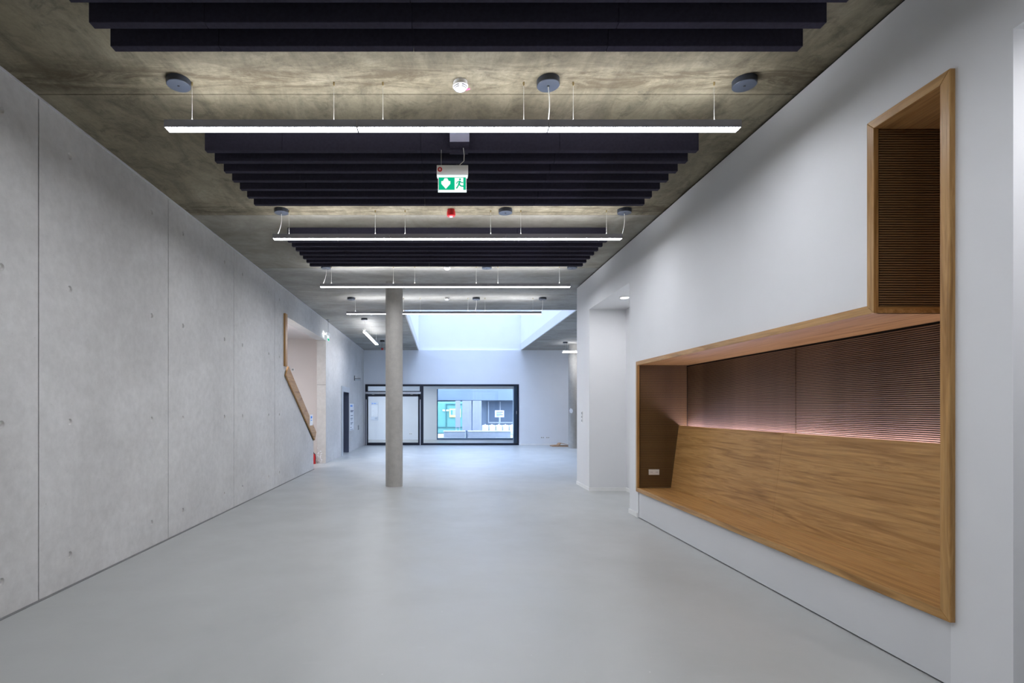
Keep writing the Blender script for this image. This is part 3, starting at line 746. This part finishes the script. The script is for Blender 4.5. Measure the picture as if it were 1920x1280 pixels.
# ================================================================== FAR WALL ITEMS
def far_socket(px, py, label, y, kx):
    x, z = (px - 824) * kx, 1.65 - (py - 766.5) * kx
    t = thing('wall_socket', label, 'socket', (x, y, z))
    obj('plate', bevelled(B((x - 0.08, x + 0.08, y - 0.012, y, z - 0.04, z + 0.04)), 0.003), 'white_plastic', t)
    for s in (-0.04, 0.04):
        obj('insert', L(x + s, 0, [(0.026, y - 0.012), (0.026, y - 0.0155)], 16, 'y', z), 'grey_plastic', t)
far_socket(1017, 820, 'double socket low on the pale wall right of the window', YF, k)
far_socket(1027, 820, 'double socket low on the pale wall nearer the cardboard', YF, k)
far_socket(770, 813, 'double socket low on the lobby wall behind the glass door', K, 0.0286)
cb = thing('cardboard_sheets', 'flattened brown cardboard lying on floor by the pale wall', 'cardboard', (5.35, 23.6, 0))
obj('sheet', B((4.95, 5.72, 23.35, 23.95, 0.0, 0.03)), 'cardboard', cb)
bm = P([(5.02, 0.03), (5.35, 0.05), (5.35, 0.065), (5.02, 0.045)], 'y', 23.4, 23.9)
obj('flap', bm, 'cardboard', cb)
bm = P([(5.22, 0.03), (5.30, 0.13), (5.36, 0.15), (5.75, 0.06), (5.75, 0.045), (5.36, 0.13)], 'y', 23.45, 23.9)
obj('flap', bm, 'cardboard', cb)
nbd = thing('notice_board', 'white notice board with blue heading on the lobby wall', 'notice board', (-3.48, K, 1.07))
obj('board', bevelled(B((-3.68, -3.28, K - 0.025, K, 1.06, 2.03)), 0.004), 'door_steel', nbd)
obj('sheet', B((-3.66, -3.30, K - 0.028, K - 0.025, 1.24, 1.86)), 'paper', nbd)
obj('heading', B((-3.62, -3.57, K - 0.029, K - 0.025, 1.91, 1.97), (-3.53, -3.40, K - 0.029, K - 0.025, 1.925, 1.96)), 'print_blue', nbd)
obj('footer', B((-3.46, -3.34, K - 0.029, K - 0.025, 1.13, 1.17)), 'grey_plastic', nbd)

ds = thing('door_stop', 'small white stop block on floor at the window frame end', 'door stop', (3.70, 24.2, 0))
obj('block', bevelled(B((3.66, 3.76, 24.15, 24.28, 0, 0.05)), 0.01, 2), 'white_plastic', ds)
obj('cap', L(3.70, 24.2, [(0.02, 0.05), (0.02, 0.09), (0.012, 0.10)], 12), 'white_plastic', ds)
# ================================================================== OUTSIDE
struct('ground', B((-30, 30, 28.9, 60, -0.2, -0.02)), 'paving', 'pale paving outside the glass front', 'ground')
fb = struct('wall_opposite', B((-16, 20, 40, 41, -0.1, 12)), 'facade_blue', 'blue-grey building front across the yard', 'building')
obj('canopy_band', B((-16, 20, 38.6, 40, 2.28, 3.3)), 'facade_blue', fb)
obj('window', B((3.62, 5.5, 39.93, 40.0, 0.58, 2.2)), 'facade_dark', fb)
obj('window_frame', B((3.62, 5.5, 39.90, 39.95, 0.58, 0.68), (4.5, 4.58, 39.90, 39.95, 0.68, 2.2), (3.62, 3.70, 39.90, 39.95, 0.68, 2.2)), 'bench_white', fb)
gc = thing('site_container', 'green container with rounded top rail across the yard', 'container', (0, 37, -0.02))
obj('body', bevelled(B((-3.0, 1.75, 36.0, 38.2, -0.02, 2.15)), 0.12, 4), 'container_green', gc)
obj('post', B((0.42, 0.50, 35.96, 36.0, 0.45, 2.0)), 'container_dark', gc)
obj('rail', B((-0.3, 1.7, 35.95, 36.0, 0.38, 0.45)), 'container_dark', gc)
obj('rail', B((0.42, 1.7, 35.95, 36.0, 1.93, 2.0)), 'container_dark', gc)
for x in (0.2, 0.45):
    obj('plate', B((x, x + 0.18, 35.93, 35.96, 1.5, 1.62)), 'sack_white', gc)
yp = thing('poster', 'yellow framed poster with blue picture on the green container', 'poster', (1.05, 35.95, 1.1))
obj('backing', B((0.67, 1.44, 35.90, 35.955, 1.09, 1.67)), 'poster_yellow', yp)
obj('picture', B((0.74, 1.35, 35.885, 35.90, 1.24, 1.62)), 'bench_white', yp)
obj('print', B((0.76, 0.88, 35.875, 35.885, 1.28, 1.56)), 'print_blue', yp)
for (a, b, z, nm) in ((0.99, 1.29, 0.51, 'narrow pale board standing before the green container'), (1.41, 1.98, 0.31, 'wide pale board standing left of its twin in the yard'), (2.05, 2.60, 0.31, 'wide pale board standing beside the white sacks')):
    t = thing('site_board', nm, 'board', ((a + b) / 2, 33, -0.02))
    obj('panel', bevelled(B((a, b, 32.97, 33.03, z, 2.16)), 0.006, 1), 'panel_lilac', t)
    obj('post', B((a + 0.02, a + 0.07, 33.03, 33.08, -0.02, 2.0)), 'grey_plastic', t)
    obj('post', B((b - 0.07, b - 0.02, 33.03, 33.08, -0.02, 2.0)), 'grey_plastic', t)
si = thing('yard_sign', 'white sign with coloured lines before the dark window', 'sign', (4.05, 36, -0.02))
obj('plate', bevelled(B((3.74, 4.36, 35.97, 36.0, 1.09, 1.56)), 0.005, 1), 'sack_white', si)
for z, x1, m in ((1.42, 4.28, 'print_dark'), (1.33, 4.2, 'print_blue'), (1.24, 4.28, 'print_dark'), (1.17, 4.05, 'container_green')):
    obj('print_line', B((3.84, x1, 35.963, 35.97, z, z + 0.04)), m, si)
obj('post', B((4.02, 4.08, 36.0, 36.05, -0.02, 1.5)), 'grey_plastic', si)
sk0 = None
for i in range(5):
    x = 2.80 + i * 0.44
    t = thing('white_sack', 'white sack behind the long planter, %s from the wide boards' % ORD[i], 'sack', (x + 0.2, 35, -0.02), 'white sacks in the yard')
    bm = B((x, x + 0.41, 34.7, 35.2, -0.02, 0.60)); bevelled(bm, 0.07, 3)
    obj('bag', bm, 'sack_white', t, True)
    obj('tie', T([(x + 0.2, 34.95, 0.58), (x + 0.2, 34.95, 0.66)], 0.04, 8), 'sack_white', t)
for (a, b, nm) in ((0.25, 1.50, 'short low white planter outside the lobby'), (1.66, 4.14, 'long low white planter outside the lobby')):
    t = thing('planter', nm, 'planter', ((a + b) / 2, 31.3, -0.02))
    obj('trough', bevelled(B((a, b, 31.0, 31.6, -0.02, 0.33)), 0.01, 1), 'bench_white', t)
    obj('rim', bevelled(B((a - 0.02, b + 0.02, 30.97, 31.63, 0.33, 0.37)), 0.008, 1), 'sack_white', t)
bo = obj('bollard', L(1.56, 30.6, [(0.06, -0.02), (0.06, 0.38), (0.04, 0.42)], 16), 'facade_dark', None, True)
tag(bo, 'short dark bollard between the two white planters', 'bollard')
